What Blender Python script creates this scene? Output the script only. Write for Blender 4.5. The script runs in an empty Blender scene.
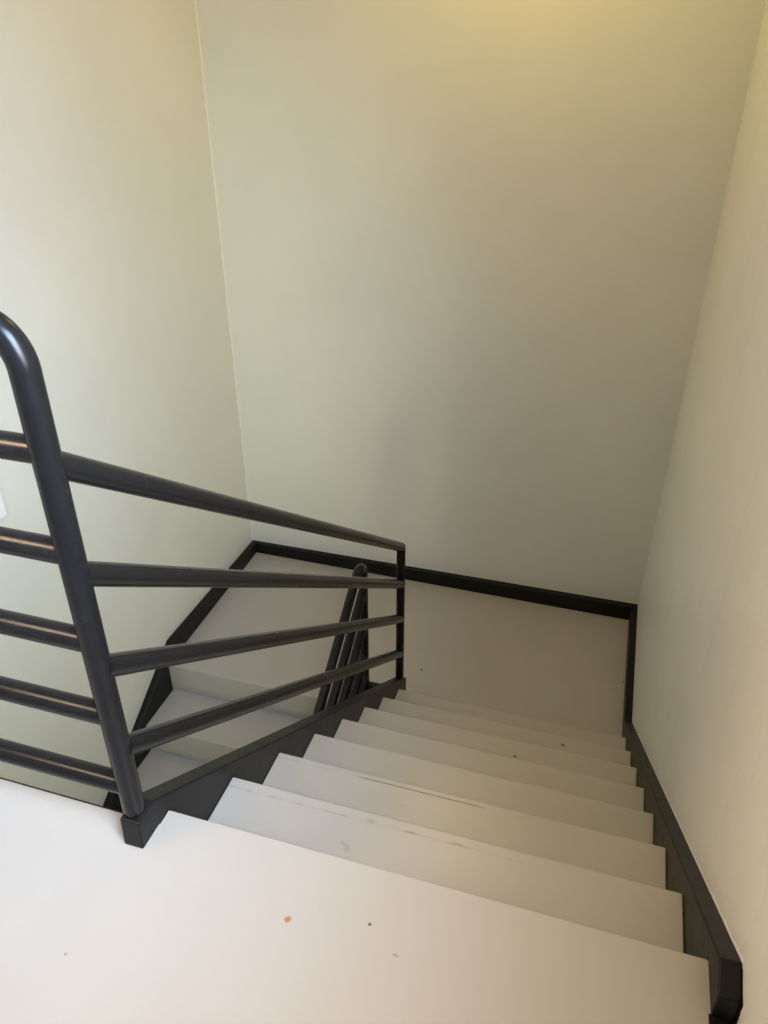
import bpy, bmesh, math, random
from mathutils import Vector, Matrix

random.seed(7)
SC = bpy.context.scene
COL = SC.collection

# ------------------------------------------------------------------ dimensions (metres)
RUN, RISE = 0.2626, 0.1934
PITCH = RISE / RUN
W = 1.10                    # clear width of the upper flight (x = 0 .. W)
SW = 0.0385                 # stringer / base channel width
YB = 3.0197                 # far wall
XL = -1.362                 # left wall
XR = W + SW                 # right wall
ZL = -8 * RISE              # half landing
YL = 1.8360                 # top nosing of the lower flight
LX0, LX1 = XL + SW, -0.235  # tread ends of the lower flight
RUN2, RISE2 = 0.2914, 0.1801 # the lower flight is a little flatter
PITCH2 = RISE2 / RUN2
SWL = 0.045                 # inner stringer of the upper flight
HS = 0.0506                 # stringer top above the nosing line
HB = 0.079                  # base channel height
ZF = ZL - 8 * RISE2         # lower storey floor
ZC = 2.65                   # ceiling
Y0 = -0.036                 # edge of the upper floor beside the flight

# ------------------------------------------------------------------ materials
def new_mat(name):
    m = bpy.data.materials.new(name)
    m.use_nodes = True
    nt = m.node_tree
    b = nt.nodes['Principled BSDF']
    return m, nt, b

def node(nt, kind, **kw):
    n = nt.nodes.new(kind)
    for k, v in kw.items():
        setattr(n, k, v)
    return n

def noise(nt, scale, detail=3.0, rough=0.55, coord=None, mapping_scale=None):
    n = node(nt, 'ShaderNodeTexNoise')
    n.inputs['Scale'].default_value = scale
    n.inputs['Detail'].default_value = detail
    n.inputs['Roughness'].default_value = rough
    if coord is not None:
        if mapping_scale:
            mp = node(nt, 'ShaderNodeMapping')
            mp.inputs['Scale'].default_value = mapping_scale
            nt.links.new(coord, mp.inputs['Vector'])
            nt.links.new(mp.outputs['Vector'], n.inputs['Vector'])
        else:
            nt.links.new(coord, n.inputs['Vector'])
    return n

def mix_col(nt, fac, a, b):
    m = node(nt, 'ShaderNodeMix', data_type='RGBA')
    for sock, v in ((m.inputs[0], fac), (m.inputs[6], a), (m.inputs[7], b)):
        if hasattr(v, 'is_linked') or hasattr(v, 'links'):
            nt.links.new(v, sock)
        elif sock is m.inputs[0]:
            sock.default_value = v
        else:
            sock.default_value = (*v, 1)
    return m.outputs[2]

def mapr(nt, src, a, b, c=0.0, d=1.0):
    m = node(nt, 'ShaderNodeMapRange')
    m.inputs['From Min'].default_value = a
    m.inputs['From Max'].default_value = b
    m.inputs['To Min'].default_value = c
    m.inputs['To Max'].default_value = d
    nt.links.new(src, m.inputs['Value'])
    return m.outputs['Result']

def math_node(nt, op, a, b=None):
    m = node(nt, 'ShaderNodeMath', operation=op)
    for i, v in enumerate((a, b)):
        if v is None:
            continue
        if hasattr(v, 'links'):
            nt.links.new(v, m.inputs[i])
        else:
            m.inputs[i].default_value = v
    return m.outputs[0]

def bump(nt, bsdf, height, strength, dist):
    b = node(nt, 'ShaderNodeBump')
    b.inputs['Strength'].default_value = strength
    b.inputs['Distance'].default_value = dist
    nt.links.new(height, b.inputs['Height'])
    nt.links.new(b.outputs['Normal'], bsdf.inputs['Normal'])

def wall_mat(name, col, rough=0.42, streak=0.0, amp=0.03):
    m, nt, b = new_mat(name)
    tc = node(nt, 'ShaderNodeTexCoord').outputs['Object']
    big = noise(nt, 1.6, 3, coord=tc)
    fine = noise(nt, 90, 4, coord=tc)
    c1 = tuple(v * (1 - amp) for v in col); c2 = tuple(min(1, v * (1 + amp)) for v in col)
    c = mix_col(nt, mapr(nt, big.outputs['Fac'], .3, .7), c1, c2)
    if streak:
        st = noise(nt, 3.0, 4, .6, coord=tc, mapping_scale=(1, 5.0, .55))
        c = mix_col(nt, mapr(nt, st.outputs['Fac'], .56, .75, 0, streak), c, tuple(v * .8 for v in col))
    nt.links.new(c, b.inputs['Base Color'])
    b.inputs['Roughness'].default_value = rough
    h = fine.outputs['Fac']
    if streak:
        lump = noise(nt, 14, 4, .6, coord=tc, mapping_scale=(1, 1.6, .7))
        h = math_node(nt, 'ADD', math_node(nt, 'MULTIPLY', fine.outputs['Fac'], .4), lump.outputs['Fac'])
    bump(nt, b, h, .3 if not streak else .45, .0015 if not streak else .004)
    return m

def spot_mask(nt, tc, x, y, r, soft=.35, wob=.8, stretch=(1, 1)):
    """round, slightly ragged mask about a point of the object's own x, y"""
    mp = node(nt, 'ShaderNodeMapping', vector_type='POINT')
    mp.inputs['Location'].default_value = (-x * stretch[0], -y * stretch[1], 0)
    mp.inputs['Scale'].default_value = (stretch[0], stretch[1], 0)
    nt.links.new(tc, mp.inputs['Vector'])
    ln = node(nt, 'ShaderNodeVectorMath', operation='LENGTH')
    nt.links.new(mp.outputs['Vector'], ln.inputs[0])
    n = noise(nt, .9 / r, 2, coord=tc)
    d = math_node(nt, 'ADD', ln.outputs['Value'], math_node(nt, 'MULTIPLY', math_node(nt, 'SUBTRACT', n.outputs['Fac'], .5), r * wob * 2))
    return mapr(nt, d, r * (1 - soft), r * (1 + soft), 1, 0)

def floor_mat(name, col, spots, rough=0.33):
    m, nt, b = new_mat(name)
    tc = node(nt, 'ShaderNodeTexCoord').outputs['Object']
    big = noise(nt, 2.2, 3, coord=tc)
    fine = noise(nt, 55, 4, .6, coord=tc)
    lump = noise(nt, 9, 3, .5, coord=tc)
    c = mix_col(nt, mapr(nt, big.outputs['Fac'], .3, .7), tuple(v * .97 for v in col), tuple(v * 1.02 for v in col))
    for (x, y, r, sc, st) in spots:
        c = mix_col(nt, spot_mask(nt, tc, x, y, r, stretch=st), c, sc)
    nt.links.new(c, b.inputs['Base Color'])
    b.inputs['Roughness'].default_value = rough
    h = math_node(nt, 'ADD', math_node(nt, 'MULTIPLY', fine.outputs['Fac'], .22), lump.outputs['Fac'])
    bump(nt, b, h, .22, .004)
    return m

def step_mat(name, col, seam_y, seam_strength, crack=(9, 9), spots=()):
    """painted tread: a faint joint parallel to the nosing, partly opened into a dark crack"""
    m, nt, b = new_mat(name)
    tc = node(nt, 'ShaderNodeTexCoord').outputs['Object']
    sp = node(nt, 'ShaderNodeSeparateXYZ'); nt.links.new(tc, sp.inputs[0])
    big = noise(nt, 3, 3, coord=tc)
    fine = noise(nt, 55, 4, .6, coord=tc)
    wob = noise(nt, 30, 3, .6, coord=tc, mapping_scale=(1, .2, 1))
    dirt = noise(nt, 22, 5, .7, coord=tc)
    c = mix_col(nt, mapr(nt, big.outputs['Fac'], .3, .7), tuple(v * .97 for v in col), tuple(v * 1.02 for v in col))
    yy = math_node(nt, 'ADD', sp.outputs['Y'], math_node(nt, 'MULTIPLY', math_node(nt, 'SUBTRACT', wob.outputs['Fac'], .5), .006))
    dist = math_node(nt, 'ABSOLUTE', math_node(nt, 'SUBTRACT', yy, seam_y))
    line = mapr(nt, dist, .0008, .0035, 1, 0)
    patch = mapr(nt, dirt.outputs['Fac'], .46, .62, 0, 1)
    reach = mapr(nt, sp.outputs['X'], .62, .85, 1, 0)
    c = mix_col(nt, math_node(nt, 'MULTIPLY', math_node(nt, 'MULTIPLY', math_node(nt, 'MULTIPLY', line, patch), reach), seam_strength), c, (.16, .13, .10))
    cr = math_node(nt, 'MULTIPLY', mapr(nt, dist, .0006, .0016, 1, 0),
                   math_node(nt, 'MULTIPLY', mapr(nt, sp.outputs['X'], crack[0], crack[0] + .04), mapr(nt, sp.outputs['X'], crack[1] - .04, crack[1], 1, 0)))
    c = mix_col(nt, cr, c, (.05, .04, .03))
    for (x, y, r, sc, st) in spots:
        c = mix_col(nt, spot_mask(nt, tc, x, y, r, stretch=st), c, sc)
    nt.links.new(c, b.inputs['Base Color'])
    b.inputs['Roughness'].default_value = .33
    h = math_node(nt, 'SUBTRACT', math_node(nt, 'MULTIPLY', fine.outputs['Fac'], .3), math_node(nt, 'MULTIPLY', math_node(nt, 'MULTIPLY', line, reach), seam_strength))
    bump(nt, b, h, .25, .003)
    return m

def black_mat(name, col=(.022, .022, .024), rough=.38, lumps=.10):
    m, nt, b = new_mat(name)
    tc = node(nt, 'ShaderNodeTexCoord').outputs['Object']
    n1 = noise(nt, 26, 4, .6, coord=tc)
    n2 = noise(nt, 160, 3, .6, coord=tc)
    c = mix_col(nt, mapr(nt, n1.outputs['Fac'], .35, .7), tuple(v * .9 for v in col), tuple(v * 1.15 for v in col))
    scr = noise(nt, 60, 5, .75, coord=tc, mapping_scale=(1, 1, .35))
    c = mix_col(nt, mapr(nt, scr.outputs['Fac'], .70, .76, 0, .6), c, (.16, .16, .16))
    nt.links.new(c, b.inputs['Base Color'])
    b.inputs['Specular IOR Level'].default_value = .22
    nt.links.new(mapr(nt, n1.outputs['Fac'], .3, .7, rough - .03, rough + .04), b.inputs['Roughness'])
    h = math_node(nt, 'ADD', n1.outputs['Fac'], math_node(nt, 'MULTIPLY', n2.outputs['Fac'], .25))
    bump(nt, b, h, lumps, .003)
    return m

def plain_mat(name, col, rough=.5, emit=None, strength=0):
    m, nt, b = new_mat(name)
    tc = node(nt, 'ShaderNodeTexCoord').outputs['Object']
    n = noise(nt, 40, 3, coord=tc)
    c = mix_col(nt, n.outputs['Fac'], tuple(v * .96 for v in col), tuple(min(1, v * 1.03) for v in col))
    nt.links.new(c, b.inputs['Base Color'])
    b.inputs['Roughness'].default_value = rough
    if emit:
        b.inputs['Emission Color'].default_value = (*emit, 1)
        b.inputs['Emission Strength'].default_value = strength
    return m

WALL = (.74, .73, .67)
FLOOR = (.40, .375, .35)
M_wall = wall_mat('painted_wall', WALL)
M_wall_rough = wall_mat('painted_rough_wall', WALL, streak=.30)
M_ceil = wall_mat('painted_ceiling', (.75, .75, .72), rough=.8)
M_caulk = plain_mat('caulk', (.86, .85, .80), .4)
M_black = black_mat('black_gloss_paint', (.0078, .0078, .0085), .24)
M_black_flat = black_mat('black_channel_paint', (.0065, .0065, .007), .42, .18)
DARK = (.03, .028, .026)
M_floor = floor_mat('painted_floor', FLOOR, [
    (.342, -.151, .0065, (.36, .17, .09), (1, 1.1)), (.494, -.115, .0030, DARK, (1, 1)),
    (.556, -.157, .0032, (.25, .24, .22), (.6, 1.4)), (-.02, -.33, .0025, (.2, .19, .18), (1, 1))])
M_landing = floor_mat('painted_landing_floor', FLOOR, [
    (.028, 2.205, .0065, DARK, (1, 1)), (1.092, 2.43, .006, DARK, (1.5, 1))])

# ------------------------------------------------------------------ mesh helpers
def link(name, bm, mat, parent=None, kind=None, smooth=False, origin=None):
    bmesh.ops.remove_doubles(bm, verts=bm.verts, dist=1e-6)
    bmesh.ops.recalc_face_normals(bm, faces=bm.faces)
    if origin is not None:
        bmesh.ops.translate(bm, verts=bm.verts, vec=-Vector(origin))
    me = bpy.data.meshes.new(name)
    bm.to_mesh(me); bm.free()
    if smooth:
        for p in me.polygons:
            p.use_smooth = True
    for m in (mat if isinstance(mat, (list, tuple)) else [mat]):
        me.materials.append(m)
    o = bpy.data.objects.new(name, me)
    COL.objects.link(o)
    if origin is not None:
        o.location = origin
    if parent:
        o.parent = parent
        if origin is not None:
            o.location = Vector(origin) - parent.location
        else:
            o.location = -parent.location
    if kind:
        o['kind'] = kind
    return o

def bevel_mod(o, w, seg=2, angle=35):
    b = o.modifiers.new('edge_rounding', 'BEVEL')
    b.width = w; b.segments = seg; b.limit_method = 'ANGLE'; b.angle_limit = math.radians(angle)
    b.harden_normals = False
    return o

def add_box(bm, x0, x1, y0, y1, z0, z1):
    vs = [bm.verts.new((x, y, z)) for x in (x0, x1) for y in (y0, y1) for z in (z0, z1)]
    for f in ((0, 1, 3, 2), (4, 6, 7, 5), (0, 4, 5, 1), (2, 3, 7, 6), (0, 2, 6, 4), (1, 5, 7, 3)):
        bm.faces.new([vs[i] for i in f])

def add_prism_x(bm, prof, x0, x1):
    """profile of (y, z) points swept from x0 to x1"""
    a = [bm.verts.new((x0, y, z)) for y, z in prof]
    b = [bm.verts.new((x1, y, z)) for y, z in prof]
    n = len(prof)
    bm.faces.new(a); bm.faces.new(b[::-1])
    for i in range(n):
        bm.faces.new((a[i], a[(i + 1) % n], b[(i + 1) % n], b[i]))

def add_prism_z(bm, prof, z0, z1):
    a = [bm.verts.new((x, y, z0)) for x, y in prof]
    b = [bm.verts.new((x, y, z1)) for x, y in prof]
    n = len(prof)
    bm.faces.new(a[::-1]); bm.faces.new(b)
    for i in range(n):
        bm.faces.new((a[i], a[(i + 1) % n], b[(i + 1) % n], b[i]))

def add_tube(bm, pts, r, seg=24, caps=True):
    """round pipe through pts (mitred between segments)"""
    pts = [Vector(p) for p in pts]
    rings = []
    t0 = (pts[1] - pts[0]).normalized()
    ref = Vector((0, 0, 1)) if abs(t0.z) < .9 else Vector((1, 0, 0))
    u = t0.cross(ref).normalized()
    for i, p in enumerate(pts):
        if i == 0: t = pts[1] - pts[0]
        elif i == len(pts) - 1: t = pts[-1] - pts[-2]
        else: t = (pts[i + 1] - p).normalized() + (p - pts[i - 1]).normalized()
        t.normalize()
        u = (u - t * u.dot(t)).normalized()
        v = t.cross(u)
        rings.append([bm.verts.new(p + (u * math.cos(2 * math.pi * k / seg) + v * math.sin(2 * math.pi * k / seg)) * r) for k in range(seg)])
    for a, b in zip(rings, rings[1:]):
        for k in range(seg):
            bm.faces.new((a[k], a[(k + 1) % seg], b[(k + 1) % seg], b[k]))
    if caps:
        for f in (bm.faces.new(rings[0][::-1]), bm.faces.new(rings[-1])):
            for e in f.edges:
                e.smooth = False

def weld(bm, c, r, axis, rr=.0022, seg=24):
    """small weld fillet ring where a pipe meets a post"""
    ax = Vector(axis).normalized()
    ref = Vector((0, 0, 1)) if abs(ax.z) < .9 else Vector((1, 0, 0))
    u = ax.cross(ref).normalized(); v = ax.cross(u)
    rings = []
    for k in range(seg):
        a = 2 * math.pi * k / seg
        d = u * math.cos(a) + v * math.sin(a)
        rings.append([bm.verts.new(Vector(c) + d * (r + rr * math.cos(q)) + ax * rr * 1.6 * math.sin(q)) for q in (0, 1.05, 2.1, 3.14, 4.19, 5.24)])
    for i in range(seg):
        A, B = rings[i], rings[(i + 1) % seg]
        for q in range(6):
            bm.faces.new((A[q], A[(q + 1) % 6], B[(q + 1) % 6], B[q]))

def tube_obj(name, pts, r, parent, mat=None, welds=(), seg=24):
    bm = bmesh.new()
    add_tube(bm, pts, r, seg)
    for c, ax in welds:
        weld(bm, c, r, ax)
    o = link(name, bm, mat or M_black, parent)
    flat_caps(o)
    return o

def flat_caps(o):
    for p in o.data.polygons:
        p.use_smooth = len(p.vertices) == 4

def empty(name, loc, label, cat, group=None):
    o = bpy.data.objects.new(name, None)
    COL.objects.link(o)
    o.location = loc
    o['label'] = label; o['category'] = cat
    if group:
        o['group'] = group
    return o

def arc(c, r, a0, a1, n, plane):
    out = []
    for i in range(n + 1):
        a = a0 + (a1 - a0) * i / n
        p, q = r * math.cos(a), r * math.sin(a)
        out.append((c[0] + p, c[1], c[2] + q) if plane == 'xz' else (c[0], c[1] + p, c[2] + q))
    return out

def ragged_strip(bm, path, nrm, out, w, jitter, step=.012, thick=.0012):
    """thin bead of paint / caulk lying on a wall along a polyline; width jitters along 'out'"""
    path = [Vector(p) for p in path]; nrm = Vector(nrm); out = Vector(out)
    pts = []
    for a, b in zip(path, path[1:]):
        n = max(1, int((b - a).length / step))
        pts += [a.lerp(b, i / n) for i in range(n)]
    pts.append(path[-1])
    prev = None; j = 0
    for p in pts:
        j = .7 * j + random.uniform(-jitter, jitter) * .6
        ww = max(w * .25, w + j)
        ring = [bm.verts.new(p), bm.verts.new(p + nrm * thick), bm.verts.new(p + nrm * thick + out * ww * .8), bm.verts.new(p + out * ww)]
        if prev:
            for k in range(4):
                bm.faces.new((prev[k], prev[(k + 1) % 4], ring[(k + 1) % 4], ring[k]))
        else:
            bm.faces.new(ring)
        prev = ring
    bm.faces.new(prev[::-1])

# ------------------------------------------------------------------ the setting
T = .12
def slab(name, boxes, mat):
    bm = bmesh.new()
    for b in boxes:
        add_box(bm, *b)
    return link(name, bm, mat, kind='structure')

YE = -5.5     # wall behind the viewer
slab('wall_back', [(XL - T, XR + T, YB, YB + T, ZF, ZC)], M_wall)
slab('wall_left', [(XL - T, XL, YE, YB, ZF, ZC)], M_wall)
GY0, GY1, GZ0, GZ1 = -1.25, -.15, .9, 2.5      # window beside the viewer
slab('wall_right', [(XR, XR + T, GY1, YB, ZF, ZC), (XR, XR + T, YE, GY0, ZF, ZC), (XR, XR + T, GY0, GY1, ZF, GZ0), (XR, XR + T, GY0, GY1, GZ1, ZC)], M_wall_rough)
bm = bmesh.new()
for b in ((GY0, GY0 + .05, GZ0, GZ1), (GY1 - .05, GY1, GZ0, GZ1), (GY0 + .05, GY1 - .05, GZ0, GZ0 + .05), (GY0 + .05, GY1 - .05, GZ1 - .05, GZ1)):
    add_box(bm, XR + .06, XR + .11, b[0], b[1], b[2], b[3])
wf = link('window_1', bm, plain_mat('window_frame_paint', (.7, .7, .68)), kind='structure')
bm = bmesh.new(); add_box(bm, XR + .08, XR + .09, GY0 + .05, GY1 - .05, GZ0 + .05, GZ1 - .05)
link('pane', bm, plain_mat('frosted_pane', (.8, .85, .9), .3, (.8, .9, 1), .12), wf)
slab('ceiling', [(XL - T, XR + T, YE - T, YB + T, ZC, ZC + .15)], M_ceil)

# upper floor: an L that stops short beside the flight, with a rounded painted edge
bm = bmesh.new()
add_prism_z(bm, [(XL, YE), (XR, YE), (XR, -.002), (W, -.002), (W, 0), (0, 0), (0, Y0), (XL, Y0)], -.26, 0)
fl = bevel_mod(link('floor', bm, M_floor, kind='structure'), .005, 3)

# half landing
bm = bmesh.new()
add_prism_z(bm, [(XL, YL), (-.1, YL), (-.1, 7 * RUN - .03), (XR, 7 * RUN - .03), (XR, YB), (XL, YB)], ZL - .26, ZL)
bevel_mod(link('landing_floor', bm, M_landing, kind='structure'), .005, 3)
slab('lower_floor', [(XL, XR, YE, YB, ZF - .15, ZF)], M_landing)

# black steel edge channel along the open side of the upper floor
bm = bmesh.new(); add_box(bm, XL, -SWL, Y0, Y0 + .005, -.27, -.003)
link('trim_1', bm, M_black_flat, kind='structure')
# black kerb channel across the stair well on the landing
bm = bmesh.new(); add_box(bm, -.2345, 0, 1.955, 1.985, ZL, ZL + .055)
bevel_mod(link('trim_2', bm, M_black_flat, kind='structure'), .003)

# black base channels round the landing; their height wanders with the uneven floor
ys_r = (HS - (ZL + HB)) / PITCH            # where the right stringer top comes down to the base channel
HBL, HBC, HBR = .108, .074, .096           # left end, far left corner, far right corner
ys_l = 1.908
HS2 = HBL - (ys_l - YL) * PITCH2           # lower stringer top above its nosing line

def channel(name, foot, tops):
    """base channel: four floor corners and the top height over each"""
    bm = bmesh.new()
    a = [bm.verts.new((x, y, ZL)) for x, y in foot]
    b = [bm.verts.new((x, y, ZL + h)) for (x, y), h in zip(foot, tops)]
    bm.faces.new(a[::-1]); bm.faces.new(b)
    for i in range(4):
        bm.faces.new((a[i], a[(i + 1) % 4], b[(i + 1) % 4], b[i]))
    return bevel_mod(link(name, bm, M_black_flat, kind='structure'), .003)

channel('baseboard_right', [(W, ys_r), (XR, ys_r), (XR, YB), (W, YB)], (HB, HB, HBR, HBR))
channel('baseboard_back', [(XL, YB - .034), (W + .001, YB - .046), (W + .001, YB), (XL, YB)], (HBC, HBR, HBR, HBC))
channel('baseboard_left', [(XL, ys_l), (XL + SW, ys_l), (XL + SW, YB - .03), (XL, YB - .03)], (HBL, HBL, HBC, HBC))

# caulk / paint lines: wall corner and along the base channels
bm = bmesh.new()
add_box(bm, XL, XL + .005, YB - .005, YB, ZL + HBC, ZC)
link('trim_3', bm, M_caulk, kind='structure')
bm = bmesh.new()
ragged_strip(bm, [(XL, YB, ZL + HBC), (XR, YB, ZL + HBR)], (0, -1, 0), (0, 0, 1), .004, .004)
link('trim_4', bm, M_caulk, kind='structure')
bm = bmesh.new()
ragged_strip(bm, [(XR, -.04, HS + .04 * PITCH), (XR, ys_r, ZL + HB), (XR, YB, ZL + HBR)], (-1, 0, 0), (0, PITCH, 1), .003, .004)
link('trim_5', bm, M_caulk, kind='structure')

# wall behind the viewer
slab('wall_front', [(XL, XR, YE - T, YE, ZF, ZC)], M_wall)

# ------------------------------------------------------------------ stairs
SEAM = -.034
S_mats = [
    step_mat('painted_tread_scuffed', FLOOR, -.028, .45, spots=[(.345, -.104, .009, (.35, .325, .295), (1, 1.6)), (.351, -.114, .006, (.34, .315, .285), (.8, 1.2)), (.335, -.100, .005, (.34, .315, .285), (.8, 1.2)),
             (.38, -.022, .004, (.30, .275, .24), (.35, 1.4)), (.482, -.026, .0045, (.29, .265, .23), (.4, 1.4)), (.596, -.025, .004, (.30, .275, .24), (.35, 1.3))]),
    step_mat('painted_tread_cracked', FLOOR, -.018, .20, (.24, .63), spots=[(.40, -.078, .009, (.37, .345, .32), (1, 1.3))]),
    step_mat('painted_tread', FLOOR, -.025, .06),
    step_mat('painted_tread_speck', FLOOR, -.025, .06, spots=[(.643, -.08, .005, DARK, (1, 1))]),
    step_mat('painted_tread_mark', FLOOR, -.025, .06, spots=[(.819, -.05, .006, DARK, (.7, 1.2))]),
]

def step_bm(x0, x1, RUN, riser):
    """tread slab with the riser hanging under its nosing; nosing at y = 0, top at z = 0, treads runs to -y"""
    bm = bmesh.new()
    prof = [(0, 0), (-RUN - .012, 0), (-RUN - .012, -.045), (-.034, -.045), (-.034, -riser), (0, -riser)]
    add_prism_x(bm, prof, x0, x1)
    return bm

def stairs(name, label, loc, mats, x0, x1, flip, RUN, RISE):
    st = empty(name, loc, label, 'stairs', 'painted stair flights')
    for i in range(1, 8):
        bm = step_bm(x0, x1, RUN, RISE)
        if flip:
            bmesh.ops.scale(bm, verts=bm.verts, vec=(1, -1, 1))
        o = link('step', bm, mats[min(i - 1, len(mats) - 1)], None)
        o.parent = st
        o.location = (0, (-1 if flip else 1) * RUN * i, -RISE * i)
        bevel_mod(o, .004, 3)
    return st

seq = [S_mats[0], S_mats[1], S_mats[2], S_mats[2], S_mats[3], S_mats[4], S_mats[2]]
st1 = stairs('staircase', 'wide pale painted steps going down from the floor where the viewer stands', (0, 0, 0), seq, 0.0005, W - .0005, False, RUN, RISE)
st2 = stairs('staircase', 'dim lower run of pale steps beyond the black railing, turning back under the upper floor', (0, YL, ZL), [S_mats[2]], LX0 + .0005, LX1 - .0005, True, RUN2, RISE2)

def stringer(x0, x1, parent, prof, flip):
    bm = bmesh.new()
    add_prism_x(bm, prof, x0, x1)
    if flip:
        bmesh.ops.scale(bm, verts=bm.verts, vec=(1, -1, 1))
    o = link('stringer', bm, M_black_flat, None)
    o.parent = parent
    bevel_mod(o, .0035, 2)
    return o

def upper_prof(yl, lift=0):
    # head cut square to the slope, resting on the floor edge
    d = .34
    return [(-.0407, .0806), (-.096, .059 + lift), (-.1012, .0003), (.0003, .0003), (.0003, -d), ((ZL + d) / -PITCH, ZL), (yl, ZL), (yl, HS - yl * PITCH)]

def lower_prof(ytop):
    d, zl = .32, -8 * RISE2
    ye = 7 * RUN2 + .2
    return [(-ytop, HS2 + ytop * PITCH2), (-ytop, .0003), (.0003, .0003), (.0003, -d), ((zl + d) / -PITCH2, zl), (ye, zl), (ye, HS2 - ye * PITCH2)]

sl = stringer(-SWL, 0, st1, upper_prof(1.985, .016), False)
sr = stringer(W, XR - .0003, st1, upper_prof(ys_r), False)
s2a = stringer(XL + .0003, LX0, st2, lower_prof(ys_l - YL), True)
s2b = stringer(LX1, LX1 + .04, st2, lower_prof(1.954 - YL), True)

# ragged black paint that ran past the right stringer's foot onto floor and wall
random.seed(5)
bm = bmesh.new()
def wander(n, lo, hi):
    v, out = (lo + hi) / 2, []
    for i in range(n + 1):
        v = min(hi, max(lo, v + random.uniform(-1, 1) * (hi - lo) * .38))
        out.append(v)
    return out
n = 16
xs0, xs1 = W - .003, XR - .0002
edge = [(xs0 + (xs1 - xs0) * i / n, -.1 - d) for i, d in enumerate(wander(n, .006, .024))]
add_prism_z(bm, [(xs1, -.097), (xs0, -.097)] + edge, .0002, .0014)
side = [(-.101 - d, .001 + .062 * i / 12) for i, d in enumerate(wander(12, .001, .012))]
add_prism_x(bm, [(-.09, .001)] + side + [(-.085, .0655), (-.05, .079), (-.05, .06)], XR - .0012, XR - .0002)
link('paint_overrun', bm, M_black_flat, sr)

# ------------------------------------------------------------------ railings
RP, RR = .0225, .0220       # post and rail radii
XP, YP = -.0215, -.068     # newel post
r1 = empty('stair_railing', (XP, YP, 0), 'black pipe railing with a bent newel post and four rails sloping down the upper steps', 'railing')
BR = .07
ZT = 1.098
# newel that bends over into the guard's top rail
post_pts = [(XP - .0055, YP, .04)] + [(XP - .003, YP, .5)] + arc((XP - BR, YP, ZT - BR), BR, 0, math.pi / 2, 14, 'xz') + [(-.7, YP, ZT), (XL, YP, ZT)]
bm = bmesh.new()
add_tube(bm, post_pts[:9 + 1], RP, 28)
np_ = tube_obj('newel_post', post_pts[:2] + post_pts[2:], RP, r1, seg=28)
bpy_d = bm.free()
for z in (.899, .714, .526, .3465, .153):
    tube_obj('guard_bar', [(XP - .004, YP, z), (XL, YP, z)], RR, r1)
YQ = 1.932                   # end post on the stringer foot
dirv = Vector((0, 1, -.7246))
flight_rails = ((.856, -.5670), (.649, -.777), (.443, -.9854), (.236, -1.2070))
for k, (za, zb) in enumerate(flight_rails):
    p0, p1 = (XP, YP + .005, za + .029 * .7246), (XP, YQ, zb)
    tube_obj('slope_rail', [p0, p1], RR, r1)
tube_obj('end_post', [(XP, YQ, HS - YQ * PITCH - .01), (XP, YQ, flight_rails[0][1] + .001)], .0205, r1)
bm = bmesh.new(); bmesh.ops.create_uvsphere(bm, u_segments=24, v_segments=12, radius=.0218)
bmesh.ops.translate(bm, verts=bm.verts, vec=(XP, YQ, flight_rails[0][1]))
link('end_cap', bm, M_black, r1, smooth=True)

# lower flight's railing: handrail loops over into its own newel
X2 = -.215
r2 = empty('stair_railing', (X2, 1.96, ZL), 'black pipe handrail rising from the dim lower steps and looping over to its newel', 'railing')
Y2 = 1.955
sl2 = .66
apex = (1.90, -.712)
def line2(off, y): return -.945 + (y - 1.58) * sl2 - off
yb2 = YL - 7.3 * RUN2
ang = math.atan(sl2)
rb = .062
yc, zc = Y2 - rb, line2(0, Y2 - rb) - .012 - rb * .35
loop = [(X2, Y2, ZL + .0)] + [(X2, Y2, zc - .2)] + arc((X2, yc, zc), rb, 0, math.pi / 2 + ang, 14, 'yz')
last = loop[-1]
loop += [(X2, yb2, last[2] + (yb2 - last[1]) * sl2)]
bm = bmesh.new()
tube_obj('newel_post', loop, .0215, r2)
for off in (.207, .414, .620):
    ztop = last[2] + (Y2 - last[1]) * sl2 - off
    tube_obj('slope_rail', [(X2, Y2, ztop), (X2, yb2, ztop + (yb2 - Y2) * sl2)], RR, r2)
tube_obj('end_post', [(X2, yb2, ZF), (X2, yb2, last[2] + (yb2 - last[1]) * sl2)], .019, r2)
bm.free()

# ------------------------------------------------------------------ white plate on the left wall
pl = empty('wall_plate', (XL, 1.0, -.15), 'small white plate in a pale frame on the wall behind the guard bars', 'wall plate')
bm = bmesh.new(); add_box(bm, XL, XL + .007, .93, 1.103, -.146, .06)
bevel_mod(link('frame', bm, plain_mat('pale_plastic', (.72, .70, .70), .4), pl), .003)
bm = bmesh.new(); add_box(bm, XL + .007, XL + .0085, .945, 1.088, -.131, .045)
link('face', bm, plain_mat('white_plastic', (.9, .9, .9), .35), pl)

# ------------------------------------------------------------------ lamps and daylight
def light(name, kind, loc, energy, col, size=None, target=None, size_y=None, spread=None):
    d = bpy.data.lights.new(name, kind)
    d.energy = energy; d.color = col
    if kind == 'AREA':
        d.shape = 'RECTANGLE' if size_y else "DISK"
        d.size = size
        if size_y: d.size_y = size_y
        if spread: d.spread = spread
    else:
        d.shadow_soft_size = size
    o = bpy.data.objects.new(name, d); COL.objects.link(o)
    o.location = loc
    if target is not None:
        o.rotation_euler = (Vector(target) - Vector(loc)).to_track_quat('-Z', 'Y').to_euler()
    return o

R_ = math.radians
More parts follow.
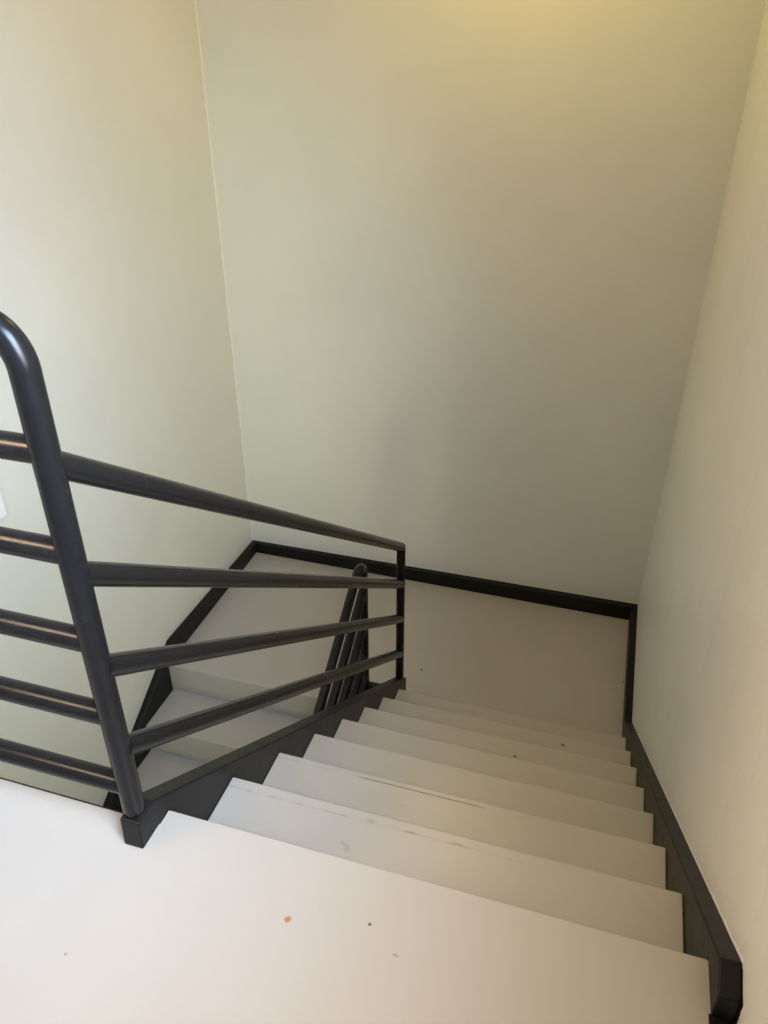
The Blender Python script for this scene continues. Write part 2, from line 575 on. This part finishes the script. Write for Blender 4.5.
# ceiling lamp over the half landing, wall lamp on the upper floor facing the stairs
light('landing_ceiling_lamp', 'AREA', (.17, 2.5, ZC - .11), 30, (.44, .31, .06), .24, (.17, 2.5, 0))
light('upper_floor_lamp', 'AREA', (XL + .02, -.9, 1.9), 40, (.275, .198, .125), .55, (XR, .1, .3), .55, R_(80))
# window in the right wall beside the viewer: bounced daylight, and the sky shining down across the room
light('window_daylight', 'AREA', (XR - .02, -.75, 1.55), 60, (.74, .63, .52), .7, (0, -.75, 1.55), 1.2)
light('window_sky_wall', 'AREA', (XR - .1, -.65, 1.65), 60, (.16, .23, .34), .9, (XL, 1.2, .2), .9, R_(75))
light('window_sky_floor', 'AREA', (XR - .1, -.7, 2.05), 60, (.135, .175, .225), .9, (-.45, 0, 0), .8, R_(60))
# daylight of the storey below, shining up through the stair well
light('lower_door_daylight', 'AREA', (.6, -1.9, -1.9), 60, (.205, .205, .105), 1.6, (-.7, 3, .3), 1.2, R_(75))

w = bpy.data.worlds.new('sky'); SC.world = w
w.use_nodes = True
w.node_tree.nodes['Background'].inputs['Color'].default_value = (.6, .75, 1, 1)
w.node_tree.nodes['Background'].inputs['Strength'].default_value = 0.0

# ------------------------------------------------------------------ camera
cam = bpy.data.cameras.new('camera')
cam.sensor_fit = 'HORIZONTAL'; cam.sensor_width = 36
cam.lens = 779.878 / 768 * 36
cam.clip_start = .02
co = bpy.data.objects.new('camera', cam); COL.objects.link(co)
yaw, pit, rol = -.297, .5491, -.0018
fw = Vector((math.sin(yaw) * math.cos(pit), math.cos(yaw) * math.cos(pit), -math.sin(pit)))
rt = Vector((math.cos(yaw), -math.sin(yaw), 0)); up = rt.cross(fw)
r_ = math.cos(rol) * rt + math.sin(rol) * up
u_ = -math.sin(rol) * rt + math.cos(rol) * up
mw = Matrix((r_, u_, -fw)).transposed().to_4x4()
mw.translation = Vector((.7693, -.9186, 1.4306))
co.matrix_world = mw
SC.camera = co

SC.view_settings.view_transform = 'Standard'
SC.view_settings.look = 'None'
SC.view_settings.gamma = 1
SC.view_settings.use_curve_mapping = False
SC.view_settings.exposure = 0.0
